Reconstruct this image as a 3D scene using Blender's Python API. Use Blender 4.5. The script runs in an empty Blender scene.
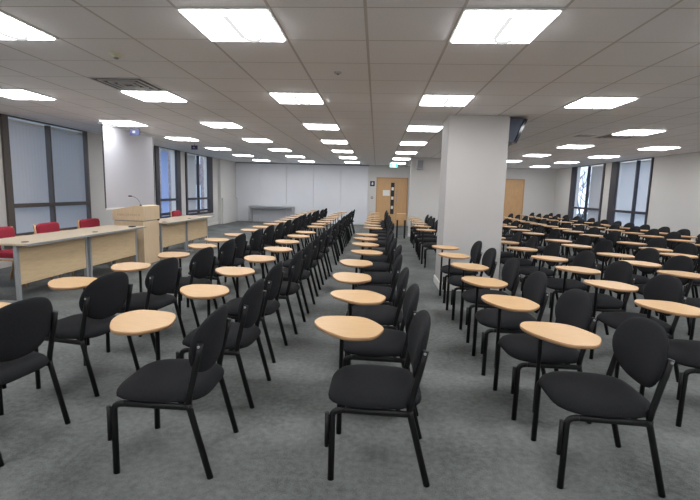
import bpy, bmesh, math, random
from mathutils import Vector, Matrix
random.seed(7)
S = bpy.context.scene
C = S.collection
H = 2.57           # ceiling height
EY = 1.45          # camera height

# ---------------- camera, world, exposure ----------------
F = 441.856
fw = Vector((-0.0561655, 0.98956454, -0.13269312))
rt = Vector((0.99785869, 0.06009758, 0.02581301))
up = Vector((-0.03351817, 0.13095919, 0.99082098))
CP = Vector((0, 0, EY))
cam = bpy.data.objects.new('camera', bpy.data.cameras.new('camera'))
C.objects.link(cam)
cam.data.sensor_width = 36.0
cam.data.lens = F / 700 * 36
cam.data.clip_start = .05
cam.data.clip_end = 400
cam.matrix_world = Matrix(((rt.x, up.x, -fw.x, CP.x), (rt.y, up.y, -fw.y, CP.y), (rt.z, up.z, -fw.z, CP.z), (0, 0, 0, 1)))
S.camera = cam

S.view_settings.view_transform = 'Standard'
S.view_settings.look = 'None'
S.view_settings.gamma = 1
S.view_settings.exposure = 1.85
S.view_settings.use_curve_mapping = False

w = bpy.data.worlds.new('sky')
S.world = w
w.use_nodes = True
nt = w.node_tree
bg = nt.nodes['Background']
tc = nt.nodes.new('ShaderNodeTexCoord')
sp = nt.nodes.new('ShaderNodeSeparateXYZ')
rp = nt.nodes.new('ShaderNodeValToRGB')
nt.links.new(tc.outputs['Generated'], sp.inputs[0])
nt.links.new(sp.outputs['Z'], rp.inputs[0])
nt.links.new(rp.outputs[0], bg.inputs[0])
rp.color_ramp.elements[0].color = (.86, .91, 1.0, 1)
rp.color_ramp.elements[1].color = (.42, .60, .95, 1)
bg.inputs[1].default_value = .72
LAMP = 5.4

# ---------------- materials ----------------
def mat(name, col, rough=.6, metal=0, spec=.5, noise=None, bump=None):
    m = bpy.data.materials.new(name)
    m.use_nodes = True
    t = m.node_tree
    b = t.nodes['Principled BSDF']
    b.inputs['Base Color'].default_value = (*col, 1)
    b.inputs['Roughness'].default_value = rough
    b.inputs['Metallic'].default_value = metal
    b.inputs['Specular IOR Level'].default_value = spec
    if noise or bump:
        tc = t.nodes.new('ShaderNodeTexCoord')
    if noise:                                   # (scale, amount, stretch)
        mp = t.nodes.new('ShaderNodeMapping')
        mp.inputs['Scale'].default_value = noise[2]
        n = t.nodes.new('ShaderNodeTexNoise')
        n.inputs['Scale'].default_value = noise[0]
        n.inputs['Detail'].default_value = 6
        r = t.nodes.new('ShaderNodeValToRGB')
        a = noise[1]
        r.color_ramp.elements[0].position = .3
        r.color_ramp.elements[1].position = .7
        r.color_ramp.elements[0].color = (*[c * (1 - a) for c in col], 1)
        r.color_ramp.elements[1].color = (*[min(1, c * (1 + a)) for c in col], 1)
        t.links.new(tc.outputs['Object'], mp.inputs[0])
        t.links.new(mp.outputs[0], n.inputs['Vector'])
        t.links.new(n.outputs['Fac'], r.inputs[0])
        t.links.new(r.outputs[0], b.inputs['Base Color'])
    if bump:
        n2 = t.nodes.new('ShaderNodeTexNoise')
        n2.inputs['Scale'].default_value = bump[0]
        n2.inputs['Detail'].default_value = 3
        bp = t.nodes.new('ShaderNodeBump')
        bp.inputs['Strength'].default_value = bump[1]
        bp.inputs['Distance'].default_value = .004
        t.links.new(tc.outputs['Object'], n2.inputs['Vector'])
        t.links.new(n2.outputs['Fac'], bp.inputs['Height'])
        t.links.new(bp.outputs[0], b.inputs['Normal'])
    return m

def emis(name, col, st):
    m = bpy.data.materials.new(name)
    m.use_nodes = True
    t = m.node_tree
    t.nodes.remove(t.nodes['Principled BSDF'])
    e = t.nodes.new('ShaderNodeEmission')
    e.inputs[0].default_value = (*col, 1)
    e.inputs[1].default_value = st
    t.links.new(e.outputs[0], t.nodes['Material Output'].inputs[0])
    return m

M = dict(
    wall=mat('wall_paint', (.62, .605, .585), .75, noise=(1.2, .02, (1, 1, 1)), bump=(60, .05)),
    back=mat('partition_paint', (.70, .705, .74), .6, noise=(1.2, .02, (1, 1, 1))),
    pillar=mat('pillar_paint', (.50, .485, .475), .7, noise=(2, .02, (1, 1, 1))),
    skirt=mat('gloss_white_paint', (.72, .70, .66), .4),
    black=mat('black_powder_coat', (.006, .006, .007), .5, spec=.3),
    fabric=mat('charcoal_fabric', (.0135, .014, .016), .95, spec=.25, noise=(180, .35, (1, 1, 1)), bump=(500, .5)),
    shell=mat('black_plastic_shell', (.016, .016, .018), .55),
    beech=mat('beech_laminate', (.54, .33, .145), .42, noise=(7, .07, (1, 9, 1))),
    edge=mat('beech_edge', (.42, .24, .12), .5),
    oak=mat('light_oak_panel', (.62, .46, .275), .5, noise=(5, .07, (1, 1, 8))),
    oaktop=mat('light_oak_desktop', (.55, .45, .33), .4, noise=(5, .06, (8, 1, 1))),
    podium=mat('podium_oak', (.66, .50, .32), .45, noise=(5, .06, (6, 6, 1))),
    door=mat('door_veneer', (.60, .36, .17), .45, noise=(4, .07, (8, 8, 1))),
    doorframe=mat('door_frame_veneer', (.48, .28, .13), .5),
    steel=mat('silver_grey_steel', (.36, .37, .38), .4, metal=.3),
    chrome=mat('polished_steel', (.75, .75, .75), .25, metal=1),
    dark=mat('dark_window_frame', (.035, .034, .045), .45),
    brown=mat('brown_window_frame', (.10, .085, .075), .5),
    red=mat('red_upholstery', (.33, .018, .04), .85, noise=(60, .15, (1, 1, 1))),
    wood=mat('chair_beech_wood', (.58, .36, .18), .5),
    white=mat('white_plastic', (.80, .80, .78), .5),
    grey=mat('grey_plastic', (.25, .25, .26), .5),
    vent=mat('vent_metal', (.55, .56, .58), .5),
    ventdark=mat('vent_cavity', (.08, .08, .09), .7),
    screen=mat('matt_white_screen', (.45, .45, .49), .6),
    blacktrim=mat('black_border', (.02, .02, .02), .6),
    blue=mat('blue_sign_face', (.006, .012, .07), .5),
    green=emis('green_exit_face', (.10, .75, .42), .75),
    exitwhite=emis('exit_symbol', (.9, 1, .95), .9),
    paper=mat('paper', (.80, .80, .76), .8),
    tv=mat('television_glass', (.012, .018, .035), .12),
    lamp=emis('diffuser_glow', (.97, .98, 1.0), LAMP),
    ridge_shade=emis('ridge_shade_glow', (.97, .98, .95), .235),  # dim glow imitates the shading along the backlit diffuser ridge
    lampframe=mat('light_frame_white', (.75, .75, .74), .5),
    backtable=mat('grey_laminate', (.40, .41, .43), .5),
    brick=mat('facade_brick', (.36, .27, .24), .9, noise=(3, .35, (1, 1, 3))),
    ground=mat('outdoor_ground', (.12, .14, .10), .95, noise=(.4, .3, (1, 1, 1))),
    bark=mat('bark', (.10, .08, .07), .9),
    hedge=mat('hedge_leaves', (.12, .16, .16), .9, noise=(2, .5, (1, 1, 1))),
)

def carpet():
    m = mat('grey_carpet', (.13, .13, .125), .95, spec=.15)
    t = m.node_tree
    b = t.nodes['Principled BSDF']
    tc = t.nodes.new('ShaderNodeTexCoord')
    def noise(s, d):
        n = t.nodes.new('ShaderNodeTexNoise')
        n.inputs['Scale'].default_value = s
        n.inputs['Detail'].default_value = d
        t.links.new(tc.outputs['Object'], n.inputs['Vector'])
        return n
    a, c, f = noise(1.6, 4), noise(28, 5), noise(160, 2)
    def mix(x, y, fac):
        k = t.nodes.new('ShaderNodeMix')
        k.data_type = 'FLOAT'
        k.inputs[0].default_value = fac
        t.links.new(x, k.inputs[2])
        t.links.new(y, k.inputs[3])
        return k.outputs[0]
    v = mix(mix(a.outputs['Fac'], c.outputs['Fac'], .4), f.outputs['Fac'], .3)
    r = t.nodes.new('ShaderNodeValToRGB')
    r.color_ramp.elements[0].position = .36
    r.color_ramp.elements[1].position = .64
    r.color_ramp.elements[0].color = (.072, .078, .074, 1)  # broad dark mottle also stands for soft shadows and wear under chairs
    r.color_ramp.elements[1].color = (.205, .214, .207, 1)
    t.links.new(v, r.inputs[0])
    t.links.new(r.outputs[0], b.inputs['Base Color'])
    bp = t.nodes.new('ShaderNodeBump')
    bp.inputs['Strength'].default_value = .5
    bp.inputs['Distance'].default_value = .004
    t.links.new(f.outputs['Fac'], bp.inputs['Height'])
    t.links.new(bp.outputs[0], b.inputs['Normal'])
    return m
M['carpet'] = carpet()

def tiles():
    m = mat('mineral_ceiling_tile', (.62, .60, .575), .9, spec=.2)
    t = m.node_tree
    b = t.nodes['Principled BSDF']
    tc = t.nodes.new('ShaderNodeTexCoord')
    sx = t.nodes.new('ShaderNodeSeparateXYZ')
    t.links.new(tc.outputs['Object'], sx.inputs[0])
    def math_(op, a, bb):
        n = t.nodes.new('ShaderNodeMath')
        n.operation = op
        for i, v in enumerate((a, bb)):
            if isinstance(v, (int, float)): n.inputs[i].default_value = v
            else: t.links.new(v, n.inputs[i])
        return n.outputs[0]
    def line(src, off, wd):                     # 1 on a grid line
        x = math_('ADD', src, off)
        x = math_('MODULO', x, .6)
        x = math_('SUBTRACT', x, .3)
        x = math_('ABSOLUTE', x, 0)
        return math_('GREATER_THAN', x, .3 - wd)
    # longitudinal lines at x = 1.091 + .6k, transverse at y = 2.89 + .6k
    lx = line(sx.outputs['X'], 60 - 1.091, .010)
    ly = line(sx.outputs['Y'], 60 - 2.89, .006)
    ln = math_('MAXIMUM', lx, ly)
    n = t.nodes.new('ShaderNodeTexNoise')
    n.inputs['Scale'].default_value = 90
    n.inputs['Detail'].default_value = 4
    t.links.new(tc.outputs['Object'], n.inputs['Vector'])
    r = t.nodes.new('ShaderNodeValToRGB')
    r.color_ramp.elements[0].position = .3
    r.color_ramp.elements[1].position = .7
    r.color_ramp.elements[0].color = (.90, .89, .92, 1)
    r.color_ramp.elements[1].color = (.95, .94, .965, 1)
    t.links.new(n.outputs['Fac'], r.inputs[0])
    mx = t.nodes.new('ShaderNodeMix')
    mx.data_type = 'RGBA'
    t.links.new(ln, mx.inputs[0])
    t.links.new(r.outputs[0], mx.inputs[6])
    mx.inputs[7].default_value = (.62, .60, .59, 1)
    t.links.new(mx.outputs[2], b.inputs['Base Color'])
    return m
M['tiles'] = tiles()

def glass():
    m = bpy.data.materials.new('window_glass')
    m.use_nodes = True
    t = m.node_tree
    t.nodes.remove(t.nodes['Principled BSDF'])
    a = t.nodes.new('ShaderNodeBsdfTransparent')
    g = t.nodes.new('ShaderNodeBsdfGlossy')
    g.inputs['Roughness'].default_value = .03
    a.inputs[0].default_value = (.82, .88, .95, 1)
    x = t.nodes.new('ShaderNodeMixShader')
    x.inputs[0].default_value = .07
    t.links.new(a.outputs[0], x.inputs[1])
    t.links.new(g.outputs[0], x.inputs[2])
    t.links.new(x.outputs[0], t.nodes['Material Output'].inputs[0])
    return m
M['glass'] = glass()

def blind(name, col, tr):
    m = bpy.data.materials.new(name)
    m.use_nodes = True
    t = m.node_tree
    t.nodes.remove(t.nodes['Principled BSDF'])
    a = t.nodes.new('ShaderNodeBsdfDiffuse')
    a.inputs[0].default_value = (*col, 1)
    g = t.nodes.new('ShaderNodeBsdfTranslucent')
    g.inputs[0].default_value = (*col, 1)
    x = t.nodes.new('ShaderNodeMixShader')
    x.inputs[0].default_value = tr
    t.links.new(a.outputs[0], x.inputs[1])
    t.links.new(g.outputs[0], x.inputs[2])
    t.links.new(x.outputs[0], t.nodes['Material Output'].inputs[0])
    return m
M['blind'] = blind('blue_grey_blind_fabric', (.76, .75, .74), .58)
M['blindpale'] = blind('pale_blind_fabric', (.90, .90, .90), .68)
M['curtain'] = blind('light_blue_blind_fabric', (.68, .76, .92), .7)

# ---------------- mesh helpers ----------------
def box(bm, x0, x1, y0, y1, z0, z1, bev=0):
    vs = [bm.verts.new((x, y, z)) for x in (x0, x1) for y in (y0, y1) for z in (z0, z1)]
    fs = [(0, 1, 3, 2), (4, 6, 7, 5), (0, 4, 5, 1), (2, 3, 7, 6), (0, 2, 6, 4), (1, 5, 7, 3)]
    faces = [bm.faces.new([vs[i] for i in f]) for f in fs]
    if bev:
        es = list({e for f in faces for e in f.edges})
        bmesh.ops.bevel(bm, geom=es, offset=bev, segments=2, affect='EDGES', profile=.5)
    return vs

def tube(bm, pts, r, n=10, ry=None, cap=True):
    """round tube along a polyline; ry flattens it"""
    pts = [Vector(p) for p in pts]
    rings = []
    ref = Vector((0, 1, 0))
    for i, p in enumerate(pts):
        a = pts[max(i - 1, 0)]
        b = pts[min(i + 1, len(pts) - 1)]
        d = (b - a).normalized()
        s = ref if abs(d.dot(ref)) < .9 else Vector((1, 0, 0))
        u = d.cross(s).normalized()
        v = d.cross(u).normalized()
        rr = r[i] if isinstance(r, (list, tuple)) else r
        q = ry if ry else rr
        rings.append([bm.verts.new(p + u * math.cos(t) * rr + v * math.sin(t) * q) for t in [2 * math.pi * k / n for k in range(n)]])
    for a, b in zip(rings, rings[1:]):
        for k in range(n):
            f = bm.faces.new((a[k], a[(k + 1) % n], b[(k + 1) % n], b[k]))
            f.smooth = True
    if cap:
        bm.faces.new(rings[0][::-1])
        bm.faces.new(rings[-1])

def arc(p0, pc, p1, n=5):
    p0, pc, p1 = map(Vector, (p0, pc, p1))
    return [p0 * (1 - t) ** 2 + pc * 2 * t * (1 - t) + p1 * t * t for t in [k / n for k in range(n + 1)]]

def smooth_loop(pts, n=5):
    """closed Catmull-Rom"""
    out = []
    N = len(pts)
    for i in range(N):
        p0, p1, p2, p3 = [Vector(pts[(i + k - 1) % N]) for k in range(4)]
        for k in range(n):
            t = k / n
            out.append(.5 * ((2 * p1) + (p2 - p0) * t + (2 * p0 - 5 * p1 + 4 * p2 - p3) * t * t + (3 * p1 - p0 - 3 * p2 + p3) * t ** 3))
    return out

def obj(name, bm, m, parent=None, smooth=False):
    bmesh.ops.recalc_face_normals(bm, faces=bm.faces[:])
    me = bpy.data.meshes.new(name)
    bm.to_mesh(me)
    bm.free()
    if smooth:
        for p in me.polygons: p.use_smooth = True
    for k in (m if isinstance(m, (list, tuple)) else [m]):
        me.materials.append(k)
    o = bpy.data.objects.new(name, me)
    C.objects.link(o)
    if parent: o.parent = parent
    return o

def bx(name, m, parent, *dims, bev=0):
    bm = bmesh.new()
    box(bm, *dims, bev=bev)
    return obj(name, bm, m, parent)

def tag(o, label, cat, group=None):
    o['label'] = label
    o['category'] = cat
    if group: o['group'] = group
    return o

def thing(name, label, cat, loc=(0, 0, 0), rz=0, group=None):
    o = bpy.data.objects.new(name, None)
    o.empty_display_size = .1
    C.objects.link(o)
    o.location = loc
    o.rotation_euler = (0, 0, rz)
    return tag(o, label, cat, group)

def struct(o):
    o['kind'] = 'structure'
    return o

def sbox(name, m, *dims, parent=None, bev=0):
    o = bx(name, m, parent, *dims, bev=bev)
    if not parent: struct(o)
    return o

def copy_tree(o, parent=None):
    c = o.copy()
    C.objects.link(c)
    c.parent = parent
    for ch in list(o.children): copy_tree(ch, c)
    return c

def visible(x, y, rad=.45):
    """does something about chair-sized standing at x, y reach into the frame"""
    for dx in (-rad, 0, rad):
        for dy in (-rad, 0, rad):
            for z in (0, .45, .85):
                d = Vector((x + dx * .6, y + dy * .6, z)) - CP
                k = d.dot(fw)
                if k < .3: continue
                px = 350 + F * d.dot(rt) / k
                py = 250 - F * d.dot(up) / k
                if -8 < px < 708 and -5 < py < 505: return True
    return False

# ---------------- room shell ----------------
XL, XR, YB, YF = -6.3, 7.5, 19.3, -3.0
T = .3
sbox('floor', M['carpet'], XL - T, XR + T, YF - T, YB + T, -.2, 0)
sbox('ceiling', M['tiles'], XL - T, XR + T, YF - T, YB + T, H, H + .2)
sbox('wall_front', M['wall'], XL - T, XR + T, YF - T, YF, 0, H)
sbox('wall_back', M['wall'], XL - T, XR + T, YB, YB + T, 0, H)
SILL = .48
def side_wall(name, x0, x1, openings):
    bm = bmesh.new()
    y = YF
    for a, b in openings:
        box(bm, x0, x1, y, a, 0, H)
        box(bm, x0, x1, a, b, 0, SILL)
        y = b
    box(bm, x0, x1, y, YB, 0, H)
    struct(obj(name, bm, M['wall']))
LW = [(4.2, 6.4), (7.2, 9.40), (12.36, 13.95), (14.36, 16.72)]
RW = [(12.72, 14.82), (15.28, 17.75)]
side_wall('wall_left', XL - T, XL, LW)
side_wall('wall_right', XR, XR + T, RW)

# partition face on the back wall with vertical joints
bm = bmesh.new()
x = XL + .02
while x < -.45:
    x2 = min(x + 1.18, -.36)
    box(bm, x, x2 - .012, YB - .06, YB, 0, H - .05, bev=.004)
    x = x2
struct(obj('wall_partition', bm, M['back']))
sbox('trim_1', M['grey'], XL, -.36, YB - .075, YB, H - .05, H)
# projecting box between the two halves of the room
bm = bmesh.new()
box(bm, 1.07, 3.7, 14.6, 14.74, 0, H)
box(bm, 3.56, 3.7, 14.74, YB, 0, H)
struct(obj('wall_inner', bm, M['wall']))
# boxed pier past the last window on the left
sbox('wall_pier', M['wall'], XL, XL + .12, 17.35, YB - .07, 0, H)
sbox('trim_2', M['wall'], XL + .121, XL + .20, 17.4, YB - .08, 0, 1.03, bev=.01)
# skirting boards
def skirt(name, *d): sbox(name, M['skirt'], *d, bev=.005)
skirt('baseboard_left', XL, XL + .018, YF, 17.34, 0, .11)
skirt('baseboard_right', XR - .018, XR, YF, YB, 0, .11)
skirt('baseboard_back', 3.72, XR - .02, YB - .018, YB, 0, .11)
skirt('baseboard_inner', 1.07, 3.7, 14.582, 14.6, 0, .11)

# pillar
PX0, PX1, PY0, PY1 = 1.0, 1.86, 6.60, 7.22
p = sbox('pillar', M['pillar'], PX0, PX1, PY0, PY1, 0, H, bev=.012)
bm = bmesh.new()
box(bm, PX0 - .018, PX1 + .018, PY0 - .018, PY1 + .018, 0, .12, bev=.008)
obj('skirting', bm, M['skirt'], p)

# ---------------- windows ----------------
def window(n, x, side, y0, y1, mull, dark, transom=1.04, thick0=.05, thick1=.06, low=None):
    """frame in the wall thickness; side=+1 when outside is +x"""
    a, b = (x - .04, x + .03) if side > 0 else (x - .03, x + .04)
    bm = bmesh.new()
    box(bm, a, b, y0, y0 + thick0, SILL, H)
    box(bm, a, b, y1 - thick1, y1, SILL, H)
    box(bm, a, b, y0 + thick0, y1 - thick1, SILL, SILL + .07)
    box(bm, a, b, y0 + thick0, y1 - thick1, H - .015, H)
    o = struct(obj('window_%d' % n, bm, dark))
    bx('transom', dark, o, a - .005, b + .005, y0 + thick0, y1 - thick1, transom - .035, transom + .035)
    if low: bx('transom', dark, o, a - .005, b + .005, y0 + thick0, y1 - thick1, low - .035, low + .035)
    for m_ in mull:
        bx('mullion', dark, o, a - .008, b + .008, m_ - .026, m_ + .026, SILL + .07, H - .04)
    c = x + side * .16
    bx('pane', M['glass'], o, c - .003, c + .003, y0 + thick0, y1 - thick1, SILL + .07, H - .04)
    bx('window_sill', M['skirt'], o, min(x + side * .3, x - side * .03), max(x + side * .3, x - side * .03), y0, y1, SILL - .03, SILL - .001)
    return o
window(1, XL, -1, 4.2, 6.4, [5.3], M['brown'])
window(2, XL, -1, 7.2, 9.40, [8.28], M['brown'], thick0=.13)
window(3, XL, -1, 12.36, 13.95, [], M['dark'], thick0=.20, thick1=.26, low=.62)
window(4, XL, -1, 14.36, 16.72, [15.40], M['dark'], thick0=.10, thick1=.42, low=.62)
window(5, XR, 1, 12.72, 14.82, [13.42], M['dark'], thick1=.36)
window(6, XR, 1, 15.28, 17.75, [16.38], M['dark'], thick1=.35, thick0=.08)

def vblind(x, side, y0, y1, m, label, ang=.62, z0=None, gap=.01):
    """vertical fabric slats on a headrail, hung inside the reveal"""
    o = thing('vertical_blind', label, 'blind', (x, (y0 + y1) / 2, H - .04), 0, 'vertical window blinds')
    L = (y1 - y0)
    bx('headrail', M['white'], o, -.02, .02, -L / 2, L / 2, -.045, 0)
    bm = bmesh.new()
    n = max(2, round(L / .082))
    st = L / n
    zt, zb = -.05, (z0 if z0 is not None else SILL + .04) - (H - .04)
    hw = .045
    for k in range(n):
        y = -L / 2 + st * (k + .5)
        a = ang * -side
        pr = []
        for s in (-1, -.33, .33, 1):
            xx = math.sin(a) * hw * s + .004 * (1 - s * s)
            yy = y + math.cos(a) * hw * s
            pr.append((xx, max(-L / 2, min(L / 2, yy))))
        for (xa, ya), (xb, yb) in zip(pr, pr[1:]):
            f = bm.faces.new([bm.verts.new(v) for v in ((xa, ya, zb), (xb, yb, zb), (xb, yb, zt), (xa, ya, zt))])
    g = obj('slats', bm, m, o)
    so = g.modifiers.new('thickness', 'SOLIDIFY')
    so.thickness = .001
    return o
xa, xb = XL - .09, XR + .09
vblind(xa, -1, 4.28, 6.34, M['blind'], 'blue-grey vertical blind over the window nearest the camera, left wall')
vblind(xa, -1, 7.22, 8.27, M['blind'], 'closed blue-grey vertical blind left of the mullion behind the red chairs')
vblind(xa, -1, 8.29, 9.39, M['blind'], 'closed blue-grey vertical blind right of the mullion, next to the white screen')
vblind(xa, -1, 12.95, 13.30, M['curtain'], 'narrow bright blue bunched blind in the window behind the lectern')
vblind(xa, -1, 14.40, 15.39, M['blind'], 'grey vertical blind beside the bare pane in the far left window')
vblind(xb, 1, 12.74, 13.41, M['blindpale'], 'narrow pale vertical blind nearest the camera on the right wall')
vblind(xb, 1, 13.43, 14.46, M['blindpale'], 'wide pale vertical blind beside the thick dark frame on the right wall')
vblind(xb, 1, 15.30, 16.37, M['blind'], 'grey-blue vertical blind next to the bare bright pane on the right wall')

# ---------------- outdoors, seen through the bare panes ----------------
sbox('ground', M['ground'], -150, 150, -60, 200, -6.2, -6)
t = thing('brick_building', 'reddish brick building seen through the bare pane of the left window', 'building', (-17.5, 37, -6))
bx('wall', M['brick'], t, -4.5, 3.5, -8, 9, 0, 17)
bx('roof', M['grey'], t, -4.7, 3.7, -8.2, 9.2, 17, 17.3)
for k in range(5):
    for j in range(4):
        bx('window', M['paper'], t, 3.5, 3.56, -7 + 3.2 * k, -5.6 + 3.2 * k, 2.0 + 3.6 * j, 4.0 + 3.6 * j)
def tree(x, y, h, label, sd):
    rnd = random.Random(sd)
    t = thing('bare_tree', label, 'tree', (x, y, -6), 0, 'bare trees outside')
    bm = bmesh.new()
    def grow(p, d, L, r, lv):
        q = p + d * L
        tube(bm, [p, (p + q) / 2 + Vector((rnd.uniform(-.1, .1), rnd.uniform(-.1, .1), 0)) * L * .3, q], [r, r * .85, r * .7], 6)
        if lv == 0: return
        for _ in range(3 if lv > 1 else 4):
            nd = (d + Vector((rnd.uniform(-.8, .8), rnd.uniform(-.8, .8), rnd.uniform(-.1, .5)))).normalized()
            grow(q, nd, L * rnd.uniform(.55, .8), r * .62, lv - 1)
    grow(Vector((0, 0, 0)), Vector((0, 0, 1)), h * .35, .09, 4)
    obj('branches', bm, M['bark'], t, True)
tree(13.8, 32.5, 11, 'bare tree seen through the bright uncovered pane on the right', 3)
tree(17.5, 38.5, 12, 'second bare tree farther off, through the right windows', 9)
bm = bmesh.new()
for k in range(26):
    a = random.uniform(-1, 1)
    v = bmesh.ops.create_icosphere(bm, subdivisions=2, radius=random.uniform(1.0, 1.9))['verts']
    off = Vector((a * 9, random.uniform(-1.5, 1.5), random.uniform(.4, 4.6)))
    for q in v: q.co = q.co * random.uniform(.92, 1.08) + off
o = obj('hedge', bm, M['hedge'])
o.location = (22, 46, -6)
tag(o, 'tall blue-green hedge beyond the window of the right wall', 'hedge')

# ---------------- doors ----------------
def door_base(n, x0, x1, h, y):
    bm = bmesh.new()
    f = .05
    box(bm, x0, x0 + f, y - .03, y, 0, h)
    box(bm, x1 - f, x1, y - .03, y, 0, h)
    box(bm, x0 + f, x1 - f, y - .03, y, h - f, h)
    return struct(obj('door_%d' % n, bm, M['doorframe']))
d1 = door_base(1, -.03, 1.33, 2.06, YB)
L0, L1, R1 = .02, .80, 1.28
bx('door_leaf', M['door'], d1, L0, L1 - .002, YB - .025, YB - .002, .005, 2.01, bev=.002)
bx('door_leaf', M['door'], d1, L1 + .002, R1, YB - .025, YB - .002, .005, 2.01, bev=.002)
vp = bx('vision_panel', M['blacktrim'], d1, .60, .75, YB - .029, YB - .025, .50, 1.84)
for k in (1, 2, 3):
    bx('white_square', M['paper'], vp, .625, .725, YB - .032, YB - .029, .32 + .40 * k + .0, .45 + .40 * k)
bm = bmesh.new()
tube(bm, [(.86, YB - .025, 1.0), (.86, YB - .07, 1.02), (.86, YB - .07, 1.5), (.86, YB - .025, 1.52)], .012, 8)
obj('door_handle', bm, M['steel'], d1)
tag(bx('notice', M['paper'], None, .26, .56, YB - .031, YB - .0265, 1.28, 1.52), 'white paper notice taped to the left leaf of the oak door', 'notice')
d2 = door_base(2, 5.15, 6.22, 2.12, YB)
bx('door_leaf', M['door'], d2, 5.2, 6.17, YB - .025, YB - .002, .005, 2.07, bev=.002)
bm = bmesh.new()
tube(bm, [(5.3, YB - .025, 1.0), (5.3, YB - .07, 1.0), (5.42, YB - .07, 1.0)], .011, 8)
obj('door_handle', bm, M['chrome'], d2)

# signs near the door
t = thing('wall_sign', 'small square blue sign with a white figure, left of the oak door', 'sign', (-.20, YB, 1.78))
bx('sign_face', M['blue'], t, -.10, .10, -.012, 0, -.11, .11, bev=.003)
bm = bmesh.new()
bmesh.ops.create_icosphere(bm, subdivisions=2, radius=.022, matrix=Matrix.Translation((0, -.013, .055)) @ Matrix.Diagonal((1, .15, 1, 1)))
box(bm, -.035, .035, -.016, -.012, -.05, .028)
obj('white_figure', bm, M['paper'], t)
t = thing('call_point', 'small dark red fire call point on the wall left of the door', 'alarm', (-.20, YB, 1.18))
bx('housing', mat('call_point_red', (.12, .02, .03), .5), t, -.045, .045, -.04, 0, -.045, .045, bev=.005)
bx('glass', M['paper'], t, -.025, .025, -.043, -.04, -.02, .02)
# exit sign hanging from the ceiling
t = thing('exit_sign', 'green illuminated exit sign hanging from the ceiling before the door', 'sign', (.60, 17.05, H))
t.scale = (.8, 1, .8)
for s in (-1, 1):
    bm = bmesh.new()
    tube(bm, [(s * .12, 0, 0), (s * .12, 0, -.06)], .006, 6)
    obj('hanger', bm, M['white'], t)
bx('sign_box', M['white'], t, -.19, .19, -.02, .02, -.26, -.06, bev=.004)
bx('sign_face', M['green'], t, -.18, .18, -.024, -.02, -.25, -.07)
bm = bmesh.new()     # running figure, door and arrow
bmesh.ops.create_icosphere(bm, subdivisions=1, radius=.016, matrix=Matrix.Translation((-.02, -.026, -.10)) @ Matrix.Diagonal((1, .2, 1, 1)))
for a, b, r in (((-.02, -.118), (-.035, -.17), .012), ((-.035, -.17), (-.005, -.195), .008), ((-.005, -.195), (-.01, -.23), .007), ((-.035, -.17), (-.06, -.20), .008), ((-.06, -.20), (-.09, -.205), .007), ((-.02, -.125), (.015, -.15), .006), ((-.02, -.125), (-.06, -.14), .006)):
    tube(bm, [(a[0], -.026, a[1]), (b[0], -.026, b[1])], r, 6, ry=.002)
box(bm, .035, .085, -.027, -.0245, -.235, -.095)
obj('running_figure', bm, M['exitwhite'], t)
bm = bmesh.new()
tube(bm, [(-.13, -.026, -.10), (-.13, -.026, -.21)], .007, 6, ry=.002)
tube(bm, [(-.155, -.026, -.18), (-.13, -.026, -.215), (-.105, -.026, -.18)], .007, 6, ry=.002)
obj('arrow', bm, M['exitwhite'], t)
# small grey speaker on the projecting wall
t = thing('wall_speaker', 'small grey wall speaker high on the projecting wall by the door', 'speaker', (1.36, 14.6, 2.36))
bx('cabinet', M['vent'], t, -.11, .11, -.13, 0, -.17, .13, bev=.012)
bx('grille', M['grey'], t, -.09, .09, -.135, -.13, -.15, .11)
# small blue signs hanging near the left wall
def blue_sign(x, y, s, label):
    t = thing('hanging_sign', label, 'sign', (x, y, H), 0, 'small hanging blue signs')
    bm = bmesh.new()
    tube(bm, [(0, 0, 0), (0, 0, -.05)], .005, 6)
    obj('hanger', bm, M['grey'], t)
    bx('sign_face', M['blue'], t, -s, s, -.01, .01, -.05 - 1.25 * s, -.05, bev=.003)
    bx('white_arrow', M['grey'], t, -s * .45, s * .1, -.013, -.01, -.05 - .85 * s, -.05 - .4 * s)
blue_sign(-4.66, 8.42, .095, 'small dark blue sign hanging from the ceiling above the white screen')
blue_sign(-4.80, 11.55, .085, 'small dark blue sign hanging above the window behind the lectern')

# ---------------- ceiling things ----------------
GX = [.791 + 1.8 * k for k in range(-3, 4)]
GY = [3.186 + 2.4 * k for k in range(-2, 7)]
def make_light():
    t = thing('ceiling_light', '', 'ceiling light', (0, 0, H))
    bm = bmesh.new()
    a, b = .298, .282
    box(bm, -a, a, -a, -b, -.012, 0); box(bm, -a, a, b, a, -.012, 0)
    box(bm, -a, -b, -b, b, -.012, 0); box(bm, b, a, -b, b, -.012, 0)
    obj('frame', bm, M['lampframe'], t)
    bm = bmesh.new()
    z = [-.001, -.022, -.028]; q = [b, b - .006, b - .04]  # drop and bevel added so the glowing sides throw light onto the ceiling
    rg = [[bm.verts.new((sx_ * k, sy_ * k, zz)) for sx_, sy_ in ((-1, -1), (1, -1), (1, 1), (-1, 1))] for k, zz in zip(q, z)]
    for r1, r2 in zip(rg, rg[1:]):
        for k in range(4): bm.faces.new((r1[k], r1[(k + 1) % 4], r2[(k + 1) % 4], r2[k]))
    bm.faces.new(rg[-1]); bm.faces.new(rg[0][::-1])
    obj('diffuser', bm, M['lamp'], t)
    bm = bmesh.new()
    box(bm, -.013, .013, .05 - b, .15, -.040, -.027)  # strip and curl stand in for shading on the ridge and tube ends
    path = [(0, .15), (.02, .20), (.06, .225), (.10, .215), (.13, .18)]
    for (xa_, ya_), (xb_, yb_) in zip(path, path[1:]):
        tube(bm, [(xa_, ya_, -.034), (xb_, yb_, -.034)], .010, 6)
    obj('ridge_shade', bm, M['ridge_shade'], t)
    return t
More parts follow.
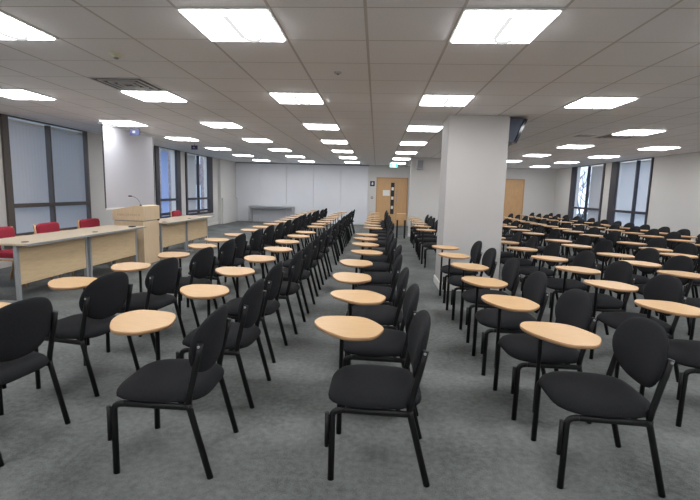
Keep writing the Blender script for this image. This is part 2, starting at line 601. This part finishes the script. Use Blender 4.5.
ORD = ['front', 'second', 'third', 'fourth', 'fifth', 'sixth', 'seventh', 'eighth', 'ninth', 'tenth', 'eleventh', 'twelfth', 'thirteenth', 'fourteenth', 'fifteenth', 'sixteenth', 'seventeenth', 'eighteenth', 'nineteenth', 'twentieth']
ROWN = ['behind the camera', 'just above the camera', 'in the row nearest the camera', 'in the second row back', 'in the third row back', 'in the fourth row back', 'in the fifth row back', 'in the sixth row back', 'in the row nearest the end wall']
COLN = ['leftmost file', 'second file from left', 'third file from left', 'file over the aisle', 'file just right of the pillar', 'second file from right', 'rightmost file']
proto = None
for i, x in enumerate(GX):
    for j, y in enumerate(GY):
        if (i, j) in ((4, 4), (4, 5)) : continue
        if i == 4 and j > 4: pass
        if x > XR - .4: continue
        if 1.02 - .3 < x < 4.0 and y > 14.2 and x > 1.0: continue
        if proto is None:
            proto = make_light(); o = proto
        else:
            o = copy_tree(proto)
        o.location = (x, y, H)
        o['label'] = 'square glowing ceiling light, %s, %s' % (COLN[i], ROWN[j])
        o['group'] = 'recessed square ceiling lights'
        for c in o.children: pass

def vent(x, y, s, label):
    t = thing('ceiling_vent', label, 'vent', (x, y, H), 0, 'ceiling air vents')
    bm = bmesh.new()
    for k in range(4):
        a = s - k * s * .24; b = a - .022
        z = -.006 - .004 * k
        box(bm, -a, a, -a, -b, z, 0); box(bm, -a, a, b, a, z, 0)
        box(bm, -a, -b, -b, b, z, 0); box(bm, b, a, -b, b, z, 0)
    obj('louvre', bm, M['vent'], t)
    bx('cavity', M['ventdark'], t, -s + .005, s - .005, -s + .005, s - .005, -.004, -.0005)
vent(-2.81, 4.99, .295, 'square louvred ceiling vent beside a light in the left half')
vent(4.39, 8.59, .295, 'square ceiling vent behind a light on the right of the pillar')
vent(3.79, 8.59, .15, 'small ceiling vent right of the pillar, left of the square one')
t = thing('smoke_detector', 'small round cream smoke detector on the ceiling, upper left', 'smoke detector', (-2.29, 3.88, H))
bm = bmesh.new()
bmesh.ops.create_cone(bm, segments=24, radius1=.032, radius2=.052, depth=.03, cap_ends=True, matrix=Matrix.Translation((0, 0, -.015)))
obj('housing', bm, mat('cream_plastic', (.62, .60, .42), .5), t)
bm = bmesh.new()
bmesh.ops.create_cone(bm, segments=16, radius1=.016, radius2=.022, depth=.012, cap_ends=True, matrix=Matrix.Translation((0, 0, -.036)))
obj('sensor', bm, M['grey'], t)
t = thing('ceiling_sensor', 'small round grey sensor on the ceiling near the centre', 'sensor', (-.41, 4.39, H))
bm = bmesh.new()
bmesh.ops.create_cone(bm, segments=20, radius1=.03, radius2=.04, depth=.015, cap_ends=True, matrix=Matrix.Translation((0, 0, -.0075)))
obj('housing', bm, M['vent'], t)
bm = bmesh.new()
bmesh.ops.create_icosphere(bm, subdivisions=2, radius=.014, matrix=Matrix.Translation((0, 0, -.015)))
obj('lens', bm, M['grey'], t)

# television on the right face of the pillar, leaning down
t = thing('television', 'dark flat television fixed high on the right side of the pillar', 'television', (PX1, 6.66, H - .03))
def tv_part(name, prof, y0, y1, m):
    bm = bmesh.new()
    a = [bm.verts.new((x, y0, z)) for x, z in prof]
    b = [bm.verts.new((x, y1, z)) for x, z in prof]
    bm.faces.new(a); bm.faces.new(b[::-1])
    for k in range(len(prof)): bm.faces.new((a[k], a[(k + 1) % len(prof)], b[(k + 1) % len(prof)], b[k]))
    return obj(name, bm, m, t)
tv_part('casing', [(.225, .0), (.265, -.012), (.13, -.345), (.095, -.335)], 0, .56, M['tv'])
tv_part('screen', [(.2625, -.025), (.2655, -.026), (.1345, -.332), (.1315, -.331)], .02, .54, mat('screen_glass', (.01, .012, .02), .08))
tv_part('back_cover', [(.0, -.002), (.222, -.002), (.093, -.33), (.0, -.33)], .02, .54, mat('television_back', (.02, .035, .075), .4))
tv_part('bracket', [(.06, -.335), (.09, -.335), (.05, -.42), (.0, -.42), (.0, -.335)], .2, .36, M['grey'])

# ---------------- projection screen ----------------
t = thing('projection_screen', 'large white roll-down projection screen with a black left border behind the lectern', 'screen', (-5.0, 7.92, 0))
bx('case', M['vent'], t, -.05, .03, -.02, 1.88, H - .05, H - .002, bev=.008)
bx('fabric', M['screen'], t, -.003, .003, .03, 1.83, 1.01, H - .05)
for y in (0, 1.83): bx('border', M['blacktrim'], t, -.004, .004, y, y + .03, 1.01, H - .05)
bx('bottom_bar', M['white'], t, -.012, .012, 0, 1.86, .98, 1.01, bev=.003)

# ---------------- desks ----------------
def desk(y0, y1, label):
    t = thing('panel_desk', label, 'desk', (-4.37, (y0 + y1) / 2, 0), 0, 'desks of the top table')
    L = (y1 - y0) / 2 - .002
    bm = bmesh.new(); box(bm, -.35, .35, -L, L, .715, .74, bev=.003)
    obj('desktop', bm, M['oaktop'], t)
    bm = bmesh.new(); box(bm, .3505, .353, -L, L, .714, .7405)
    obj('edge_band', bm, M['steel'], t)
    bx('modesty_panel', M['oak'], t, .165, .183, -L + .07, L - .07, .24, .68, bev=.002)
    bx('beam', M['steel'], t, -.02, .02, -L + .05, L - .05, .655, .715)
    for s in (-1, 1):
        yy = s * (L - .045)
        for xx in (.165, -.30):
            bm = bmesh.new(); box(bm, xx - .022, xx + .022, yy - .02, yy + .02, .04, .715, bev=.004)
            obj('leg', bm, M['steel'], t)
        bm = bmesh.new(); box(bm, -.33, .30, yy - .025, yy + .025, 0, .045, bev=.008)
        obj('foot', bm, M['steel'], t)
    bm = bmesh.new()
    bmesh.ops.create_cone(bm, segments=20, radius1=.04, radius2=.038, depth=.006, cap_ends=True, matrix=Matrix.Translation((.18, -L + .17, .743)))
    obj('cable_port', bm, M['blacktrim'], t)
    return t
desk(4.85, 6.18, 'light oak desk nearest the camera, leftmost of the top table')
desk(6.18, 7.52, 'light oak desk between the leftmost desk and the lectern')
desk(8.36, 9.55, 'light oak desk just right of the lectern')
desk(9.55, 10.80, 'light oak desk at the far right end of the top table')
# small dark gadget left on the second desk
t = thing('desk_microphone', 'small flat black unit lying on the desk next to the lectern', 'microphone base', (-4.15, 7.30, .741))
bx('base', M['blacktrim'], t, -.04, .04, -.05, .05, 0, .018, bev=.004)
bx('button', M['grey'], t, -.012, .012, -.012, .012, .018, .022)

# ---------------- lectern ----------------
t = thing('lectern', 'tall light oak lectern standing between the top-table desks', 'lectern', (-4.2, 7.75, 0))
Wd, Dp = .55, .58
bx('body', M['podium'], t, -Wd, 0, .01, Dp, .0, .80, bev=.004)
bm = bmesh.new()
prof = [(-Wd - .015, .815), (.015, .815), (.015, 1.075), (-.12, 1.09), (-Wd - .015, 1.0)]
va = [bm.verts.new((x, -.005, z)) for x, z in prof]
vb = [bm.verts.new((x, Dp + .01, z)) for x, z in prof]
bm.faces.new(va[::-1]); bm.faces.new(vb)
for k in range(5): bm.faces.new((va[k], va[(k + 1) % 5], vb[(k + 1) % 5], vb[k]))
rtop = obj('reading_top', bm, M['podium'], t)
bx('shadow_gap', M['grey'], t, -Wd + .01, -.01, .02, Dp - .01, .80, .815)
bx('latch', M['blacktrim'], t, 0, .03, Dp - .06, Dp - .02, .79, .82)
# faint unreadable row of lettering on the left side of the top
bm = bmesh.new()
rnd = random.Random(4)
x = -Wd + .08
ltr = mat('faded_lettering', (.40, .27, .16), .6)
lets = []
for k in range(11):
    bm = bmesh.new()
    z0 = .90
    w_ = .022
    h_ = .035
    st = rnd.choice('HEOL')
    if st in 'IHETL': box(bm, x, x + .005, -.0075, -.005, z0, z0 + h_)
    if st in 'HO': box(bm, x + w_ - .005, x + w_, -.0075, -.005, z0, z0 + h_)
    if st in 'HE': box(bm, x + .005, x + w_ - .005, -.0075, -.005, z0 + h_ / 2 - .002, z0 + h_ / 2 + .002)
    if st in 'EOT': box(bm, x + .005, x + w_ - .005, -.0075, -.005, z0 + h_ - .004, z0 + h_)
    if st in 'EOL': box(bm, x + .005, x + w_ - .005, -.0075, -.005, z0, z0 + .004)
    if st == 'O': box(bm, x, x + .005, -.0075, -.005, z0, z0 + h_)
    x += .039
    obj('letter', bm, ltr, rtop)
# gooseneck microphone
t = thing('gooseneck_microphone', 'thin black gooseneck microphone rising from the top of the lectern', 'microphone', (-4.26, 7.80, 1.082))
bm = bmesh.new(); bmesh.ops.create_cone(bm, segments=16, radius1=.022, radius2=.016, depth=.02, cap_ends=True, matrix=Matrix.Translation((0, 0, .012)))
obj('base', bm, M['blacktrim'], t)
bm = bmesh.new(); tube(bm, arc((0, 0, .02), (-.03, 0, .14), (-.14, -.02, .17), 10), .004, 8)
obj('gooseneck', bm, M['grey'], t)
bm = bmesh.new(); tube(bm, [(-.14, -.02, .17), (-.16, -.022, .172), (-.20, -.026, .172), (-.21, -.027, .171)], [.005, .010, .010, .004], 10)
obj('microphone_head', bm, M['blacktrim'], t)

# ---------------- red chairs behind the desks (facing +x) ----------------
def make_red():
    t = thing('meeting_chair', '', 'chair')
    def cushion(name, fn, o_):
        bm = bmesh.new()
        box(bm, *fn)
        bmesh.ops.subdivide_edges(bm, edges=bm.edges[:], cuts=2, use_grid_fill=True)
        ob = obj(name, bm, M['red'], o_, True)
        b = ob.modifiers.new('soft', 'SUBSURF'); b.levels = 1; b.render_levels = 1
        return ob
    cushion('seat', (-.24, .24, -.24, .24, .40, .49), t)
    b = cushion('backrest', (-.30, -.23, -.255, .255, .48, .81), t)
    for s in (-1, 1):
        bm = bmesh.new(); tube(bm, [(.27, s * .26, 0), (.23, s * .26, .40), (.22, s * .26, .62)], .016, 8, ry=.02)
        obj('leg', bm, M['wood'], t)
        bm = bmesh.new(); tube(bm, [(-.36, s * .26, 0), (-.26, s * .26, .42), (-.30, s * .26, .80)], .016, 8, ry=.02)
        obj('leg', bm, M['wood'], t)
        bm = bmesh.new(); tube(bm, [(.24, s * .26, .63), (-.1, s * .27, .66), (-.31, s * .26, .64)], .014, 8, ry=.024)
        obj('armrest', bm, M['wood'], t)
        bm = bmesh.new(); tube(bm, [(.23, s * .255, .38), (-.27, s * .255, .38)], .012, 8, ry=.02)
        obj('side_rail', bm, M['wood'], t)
    return t
reds = [(5.96, 'leftmost red upholstered chair behind the nearest desk'),
        (6.9, 'middle red chair of the three left of the lectern'),
        (7.93, 'red chair behind the desk, closest to the left of the lectern'),
        (11.56, 'single red chair behind the desks right of the lectern')]
r0 = make_red()
for k, (y, lab) in enumerate(reds):
    o = r0 if k == 0 else copy_tree(r0)
    o.location = (-5.07, y, 0)
    o.rotation_euler = (0, 0, random.uniform(-.06, .06))
    o['label'] = lab
    o['group'] = 'red chairs behind the top table'

# ---------------- table at the far wall ----------------
t = thing('folding_table', 'long grey folding table against the far wall at the left', 'table', (-4.5, 18.9, 0))
bx('tabletop', M['backtable'], t, -.97, .97, -.28, .28, .68, .71, bev=.004)
bx('apron', M['steel'], t, -.90, .90, -.25, -.23, .62, .68)
for sx_ in (-1, 1):
    for sy_ in (-1, 1):
        bm = bmesh.new(); tube(bm, [(sx_ * .93, sy_ * .24, 0), (sx_ * .93, sy_ * .24, .68)], .018, 8)
        obj('leg', bm, M['steel'], t)
    bm = bmesh.new(); tube(bm, [(sx_ * .93, -.24, .12), (sx_ * .93, .24, .12)], .010, 8)
    obj('stretcher', bm, M['steel'], t)

# ---------------- tablet chair (faces -x) ----------------
def pad_disc(name, outline, place, parent, m, rings=6):
    """closed padded disc: outline(t)->(a,b) in the pad's plane, place(a,b,k,side)->xyz; k 0 centre .. 1 rim"""
    bm = bmesh.new()
    N = 40
    K = [0, .3, .55, .75, .88, .95, .985, 1.0]
    layers = {}
    for side in (1, -1):
        prev = None
        cvert = bm.verts.new(place(0, 0, 0, side))
        for k in K[1:]:
            if k == 1.0 and side == -1:
                ring = layers['rim']
            else:
                ring = [bm.verts.new(place(*[q * k for q in outline(2 * math.pi * i / N)], k, side)) for i in range(N)]
            if k == 1.0 and side == 1: layers['rim'] = ring
            for i in range(N):
                if prev is None: bm.faces.new((cvert, ring[i], ring[(i + 1) % N]))
                else: bm.faces.new((prev[i], prev[(i + 1) % N], ring[(i + 1) % N], ring[i]))
            prev = ring
    return obj(name, bm, m, parent, True)

def make_chair():
    t = thing('tablet_chair', '', 'chair')
    # backrest: wide domed top, narrower bottom, curved round the sitter
    def bo(th):
        c, s = math.cos(th), math.sin(th)
        p = 2.5
        k = (abs(c) ** p + abs(s) ** p) ** (-1 / p)
        z = s * k * .165
        y = c * k * .238
        y *= 1 - .14 * max(0, -z / .165) ** 1.4
        y *= 1 - .06 * max(0, z / .165)
        return y, z
    def bp(y, z, k, side):
        x = .208 + .16 * z - .8 * y * y
        th = (1 - k ** 4) ** .5 * (.030 if side > 0 else .022)
        return (x - side * th, y, .662 + z)
    pad_disc('backrest', bo, bp, t, M['fabric'])
    # seat: broad rounded front, narrower rear
    def so(th):
        c, s = math.cos(th), math.sin(th)
        p = 4.2
        k = (abs(c) ** p + abs(s) ** p) ** (-1 / p)
        x = c * k * .243
        y = s * k * .236
        y *= 1 - .10 * max(0, x / .235) - .07 * max(0, -x / .235) ** 2
        return x, y
    def spl(x, y, k, side):
        z = .405
        if side > 0: z += .062 * (1 - k ** 5) ** .5 - .12 * x * x * (1 if x < 0 else 0)
        else: z -= .022 * (1 - k ** 8) ** .5
        return (x - .030, y, z)
    pad_disc('seat', so, spl, t, M['fabric'])
    bm = bmesh.new()
    R = .0135
    RX = .0165
    RZ = .376
    for s in (-1, 1):
        y = s * .215
        # front leg bending into the side rail
        bm = bmesh.new()
        tube(bm, [(-.238, y, 0), (-.236, y, .34)] + arc((-.236, y, .34), (-.236, y, RZ), (-.18, y, RZ), 5)[1:] , RX, 10, ry=R)
        obj('leg', bm, M['black'], t)
        bm = bmesh.new()
        tube(bm, [(-.18, y, RZ), (.145, y, RZ - .004)], RX, 10, ry=R)
        obj('side_rail', bm, M['black'], t)
        # rear leg
        bm = bmesh.new()
        tube(bm, [(.245, y, 0), (.149, y, .36), (.145, y, .39)], RX, 10, ry=R)
        obj('leg', bm, M['black'], t)
        # upright carrying the backrest, with a pale screw cap near its top
        bm = bmesh.new()
        tube(bm, [(.143, y, .39), (.150, y, .44), (.190, y, .62), (.207, y, .70)], RX, 10, ry=R)
        o = obj('back_upright', bm, M['black'], t)
        bm = bmesh.new()
        bmesh.ops.create_cone(bm, segments=10, radius1=.007, radius2=.006, depth=.006, cap_ends=True,
                              matrix=Matrix.Translation((.203, y + s * .0155, .688)) @ Matrix.Rotation(math.pi / 2, 4, 'X'))
        obj('screw_cap', bm, M['steel'], o)
    for x in (-.13, .09):
        bm = bmesh.new()
        tube(bm, [(x, -.205, RZ), (x, .205, RZ)], .011, 8)
        obj('cross_rail', bm, M['black'], t)
    # row-linking bracket outside the near front leg
    bm = bmesh.new()
    tube(bm, [(-.262, -.218, .18), (-.262, -.218, .36)], .011, 8)
    tube(bm, [(-.262, -.218, .345), (-.236, -.216, .345)], .007, 6)
    tube(bm, [(-.262, -.218, .20), (-.236, -.216, .20)], .007, 6)
    obj('linking_bracket', bm, M['black'], t)
    # writing tablet on its post
    pts = [(-.37, .07), (-.378, .15), (-.33, .225), (-.16, .245), (-.075, .20), (.0, .075), (.002, .0), (-.035, -.095), (-.085, -.13), (-.19, -.135), (-.31, -.03)]
    lp = smooth_loop([(x, y, 0) for x, y in pts], 5)
    bm = bmesh.new()
    zt, zb = .722, .702
    cx, cy = -.185, .03
    def ring(z, k): return [bm.verts.new((cx + (v.x - cx) * k, cy + (v.y - cy) * k, z)) for v in lp]
    rs = [ring(zb, .96), ring(zb + .005, .99), ring(zt - .004, 1.0), ring(zt, .985)]
    for a, b in zip(rs, rs[1:]):
        for i in range(len(lp)):
            f = bm.faces.new((a[i], a[(i + 1) % len(lp)], b[(i + 1) % len(lp)], b[i]))
            f.material_index = 1
            f.smooth = True
    f = bm.faces.new(rs[0][::-1]); f.material_index = 1
    bm.faces.new(rs[-1])
    tab = obj('writing_tablet', bm, [M['beech'], M['edge']], t)
    bm = bmesh.new()
    tube(bm, [(-.236, .247, .16), (-.236, .247, .62)] + arc((-.236, .247, .62), (-.236, .247, .68), (-.225, .20, .690), 4)[1:], .0125, 10)
    o = obj('tablet_post', bm, M['black'], t)
    bm = bmesh.new()
    box(bm, -.30, -.14, .10, .215, .690, .702, bev=.003)
    obj('support_plate', bm, M['black'], o)
    return t

COLS = [
 ('in the leftmost column beside the desks', -2.03, [(2.24, -.07), (3.03, -.06), (3.76, 0), (4.52, .05), (5.30, .04), (6.0, -.03), (6.77, 0), (7.61, 0), (8.33, .02), (9.1, .02), (9.85, .05), (10.6, 0), (11.4, -.03), (12.1, 0), (12.9, .02), (13.8, 0), (14.6, .05), (15.6, .05)]),
 ('in the second column from the left', -1.02, [(2.22, -.015), (2.96, .0), (3.74, -.03), (4.50, .02), (5.27, .02), (6.10, 0), (6.87, .0), (7.56, .02), (8.76, .03), (9.54, .0), (10.3, .02), (11.05, 0), (11.8, .02), (12.5, .03), (13.3, .02), (14.2, .02), (15.2, .05)]),
 ('in the centre column left of the aisle', .055, [(2.27, 0), (2.97, .01), (3.65, -.01), (4.43, -.02), (5.25, .02), (6.05, 0), (6.80, -.01), (7.45, -.02), (8.9, .07), (9.6, .06), (10.4, .06), (11.2, .08), (12.0, .08), (12.8, .06), (13.6, .08), (14.4, .07), (15.3, .08)]),
 ('in the column leading to the pillar', 1.185, [(2.31, .03), (2.99, -.01), (3.68, -.03), (4.46, 0), (5.24, -.02), (6.02, 0), (8.81, .03), (9.75, .03), (10.6, .06), (11.4, .08), (12.2, .1), (13.0, .1)]),
 ('in the first column right of the pillar', 2.24, [(2.25, .05), (3.01, 0), (3.74, -.02), (4.50, .02), (5.28, .04), (6.15, .0), (6.95, 0), (7.7, 0)]),
 ('in the second column right of the pillar', 3.25, [(2.2, 0), (2.95, 0), (3.7, 0), (4.44, 0), (5.1, -.02), (5.8, .05), (6.75, -.02), (7.47, 0), (8.76, .04), (9.56, .04), (10.5, .06), (11.3, .05), (12.1, .05)]),
 ('in the third column right of the pillar', 4.38, [(3.7, 0), (4.45, 0), (5.2, 0), (6.0, -.15), (6.65, -.05), (7.44, .03), (8.75, .0), (9.6, .03), (10.3, .06), (11.03, .08), (11.75, .05), (12.5, .05), (13.2, 0), (14.0, .05), (14.75, .05), (15.5, .05)]),
 ('in the second column from the right wall', 5.62, [(6.0, 0), (6.7, 0), (7.4, 0), (8.2, .08), (8.95, .0), (9.65, .03), (10.35, .05), (11.1, 0), (12.0, 0), (13.0, .04), (13.9, 0), (14.7, -.03), (15.5, 0), (16.2, 0), (16.9, 0)]),
 ('in the last column along the right wall', 6.35, [(7.7, 0), (8.4, .02), (9.15, .03), (9.85, .05), (10.5, .05), (11.15, 0), (11.8, 0), (12.45, .03), (13.1, 0), (13.85, 0), (14.9, .02), (15.7, 0), (16.35, 0), (17.05, 0)]),
]
ch0 = make_chair()
used = False
LOOK = {(0, 0): 'black tablet chair cut off by the left edge of the picture, nearest the desks'}
count = 0
for ci, (cname, X, rows) in enumerate(COLS):
    k = 0
    for ri, (Y, dx) in enumerate(rows):
        if not visible(X + dx, Y): continue
        if not used: o = ch0; used = True
        else: o = copy_tree(ch0)
        o.location = (X + dx, Y, 0)
        o.rotation_euler = (0, 0, random.uniform(-.045, .045) + ((-.18 if ri == 1 else -.09) if ci == 0 else 0) if ri else (-.12, .01, -.01, -.04, .03, 0, 0, 0, 0)[ci])
        for c in o.children:
            if c.name.startswith('writing_tablet') and (ri > 0 or ci in (1, 3)):
                # each tablet swivels a little about the top of its post
                a = random.uniform(-.13, .13) - (.02, .14, 0, .2, .1, .1, .1, .1, .1)[ci]
                if ri == 0: a = -.28 if ci == 1 else -.14
                a = {(3, 1): -.36, (2, 2): -.42, (2, 3): -.34}.get((ci, ri), a)
                Mx = Matrix.Translation((-.225, .19, 0)) @ Matrix.Rotation(a, 4, 'Z') @ Matrix.Translation((.225, -.19, 0))
                c.matrix_local = Mx
        o['label'] = 'black tablet chair, %s %s' % ('frontmost' if k == 0 else ORD[k] + ' from the front', cname)
        o['group'] = 'black tablet chairs ' + cname
        k += 1; count += 1
t = thing('side_table', 'small wooden box topped stand on black legs in front of the oak door', 'side table', (.80, 14.1, 0))
bx('wooden_top', M['door'], t, -.14, .14, -.15, .15, .58, .78, bev=.006)
for sx_ in (-1, 1):
    for sy_ in (-1, 1):
        bm = bmesh.new(); box(bm, sx_ * .12 - .02, sx_ * .12 + .02, sy_ * .12 - .02, sy_ * .12 + .02, 0, .58)
        obj('leg', bm, M['black'], t)
print('chairs', count)
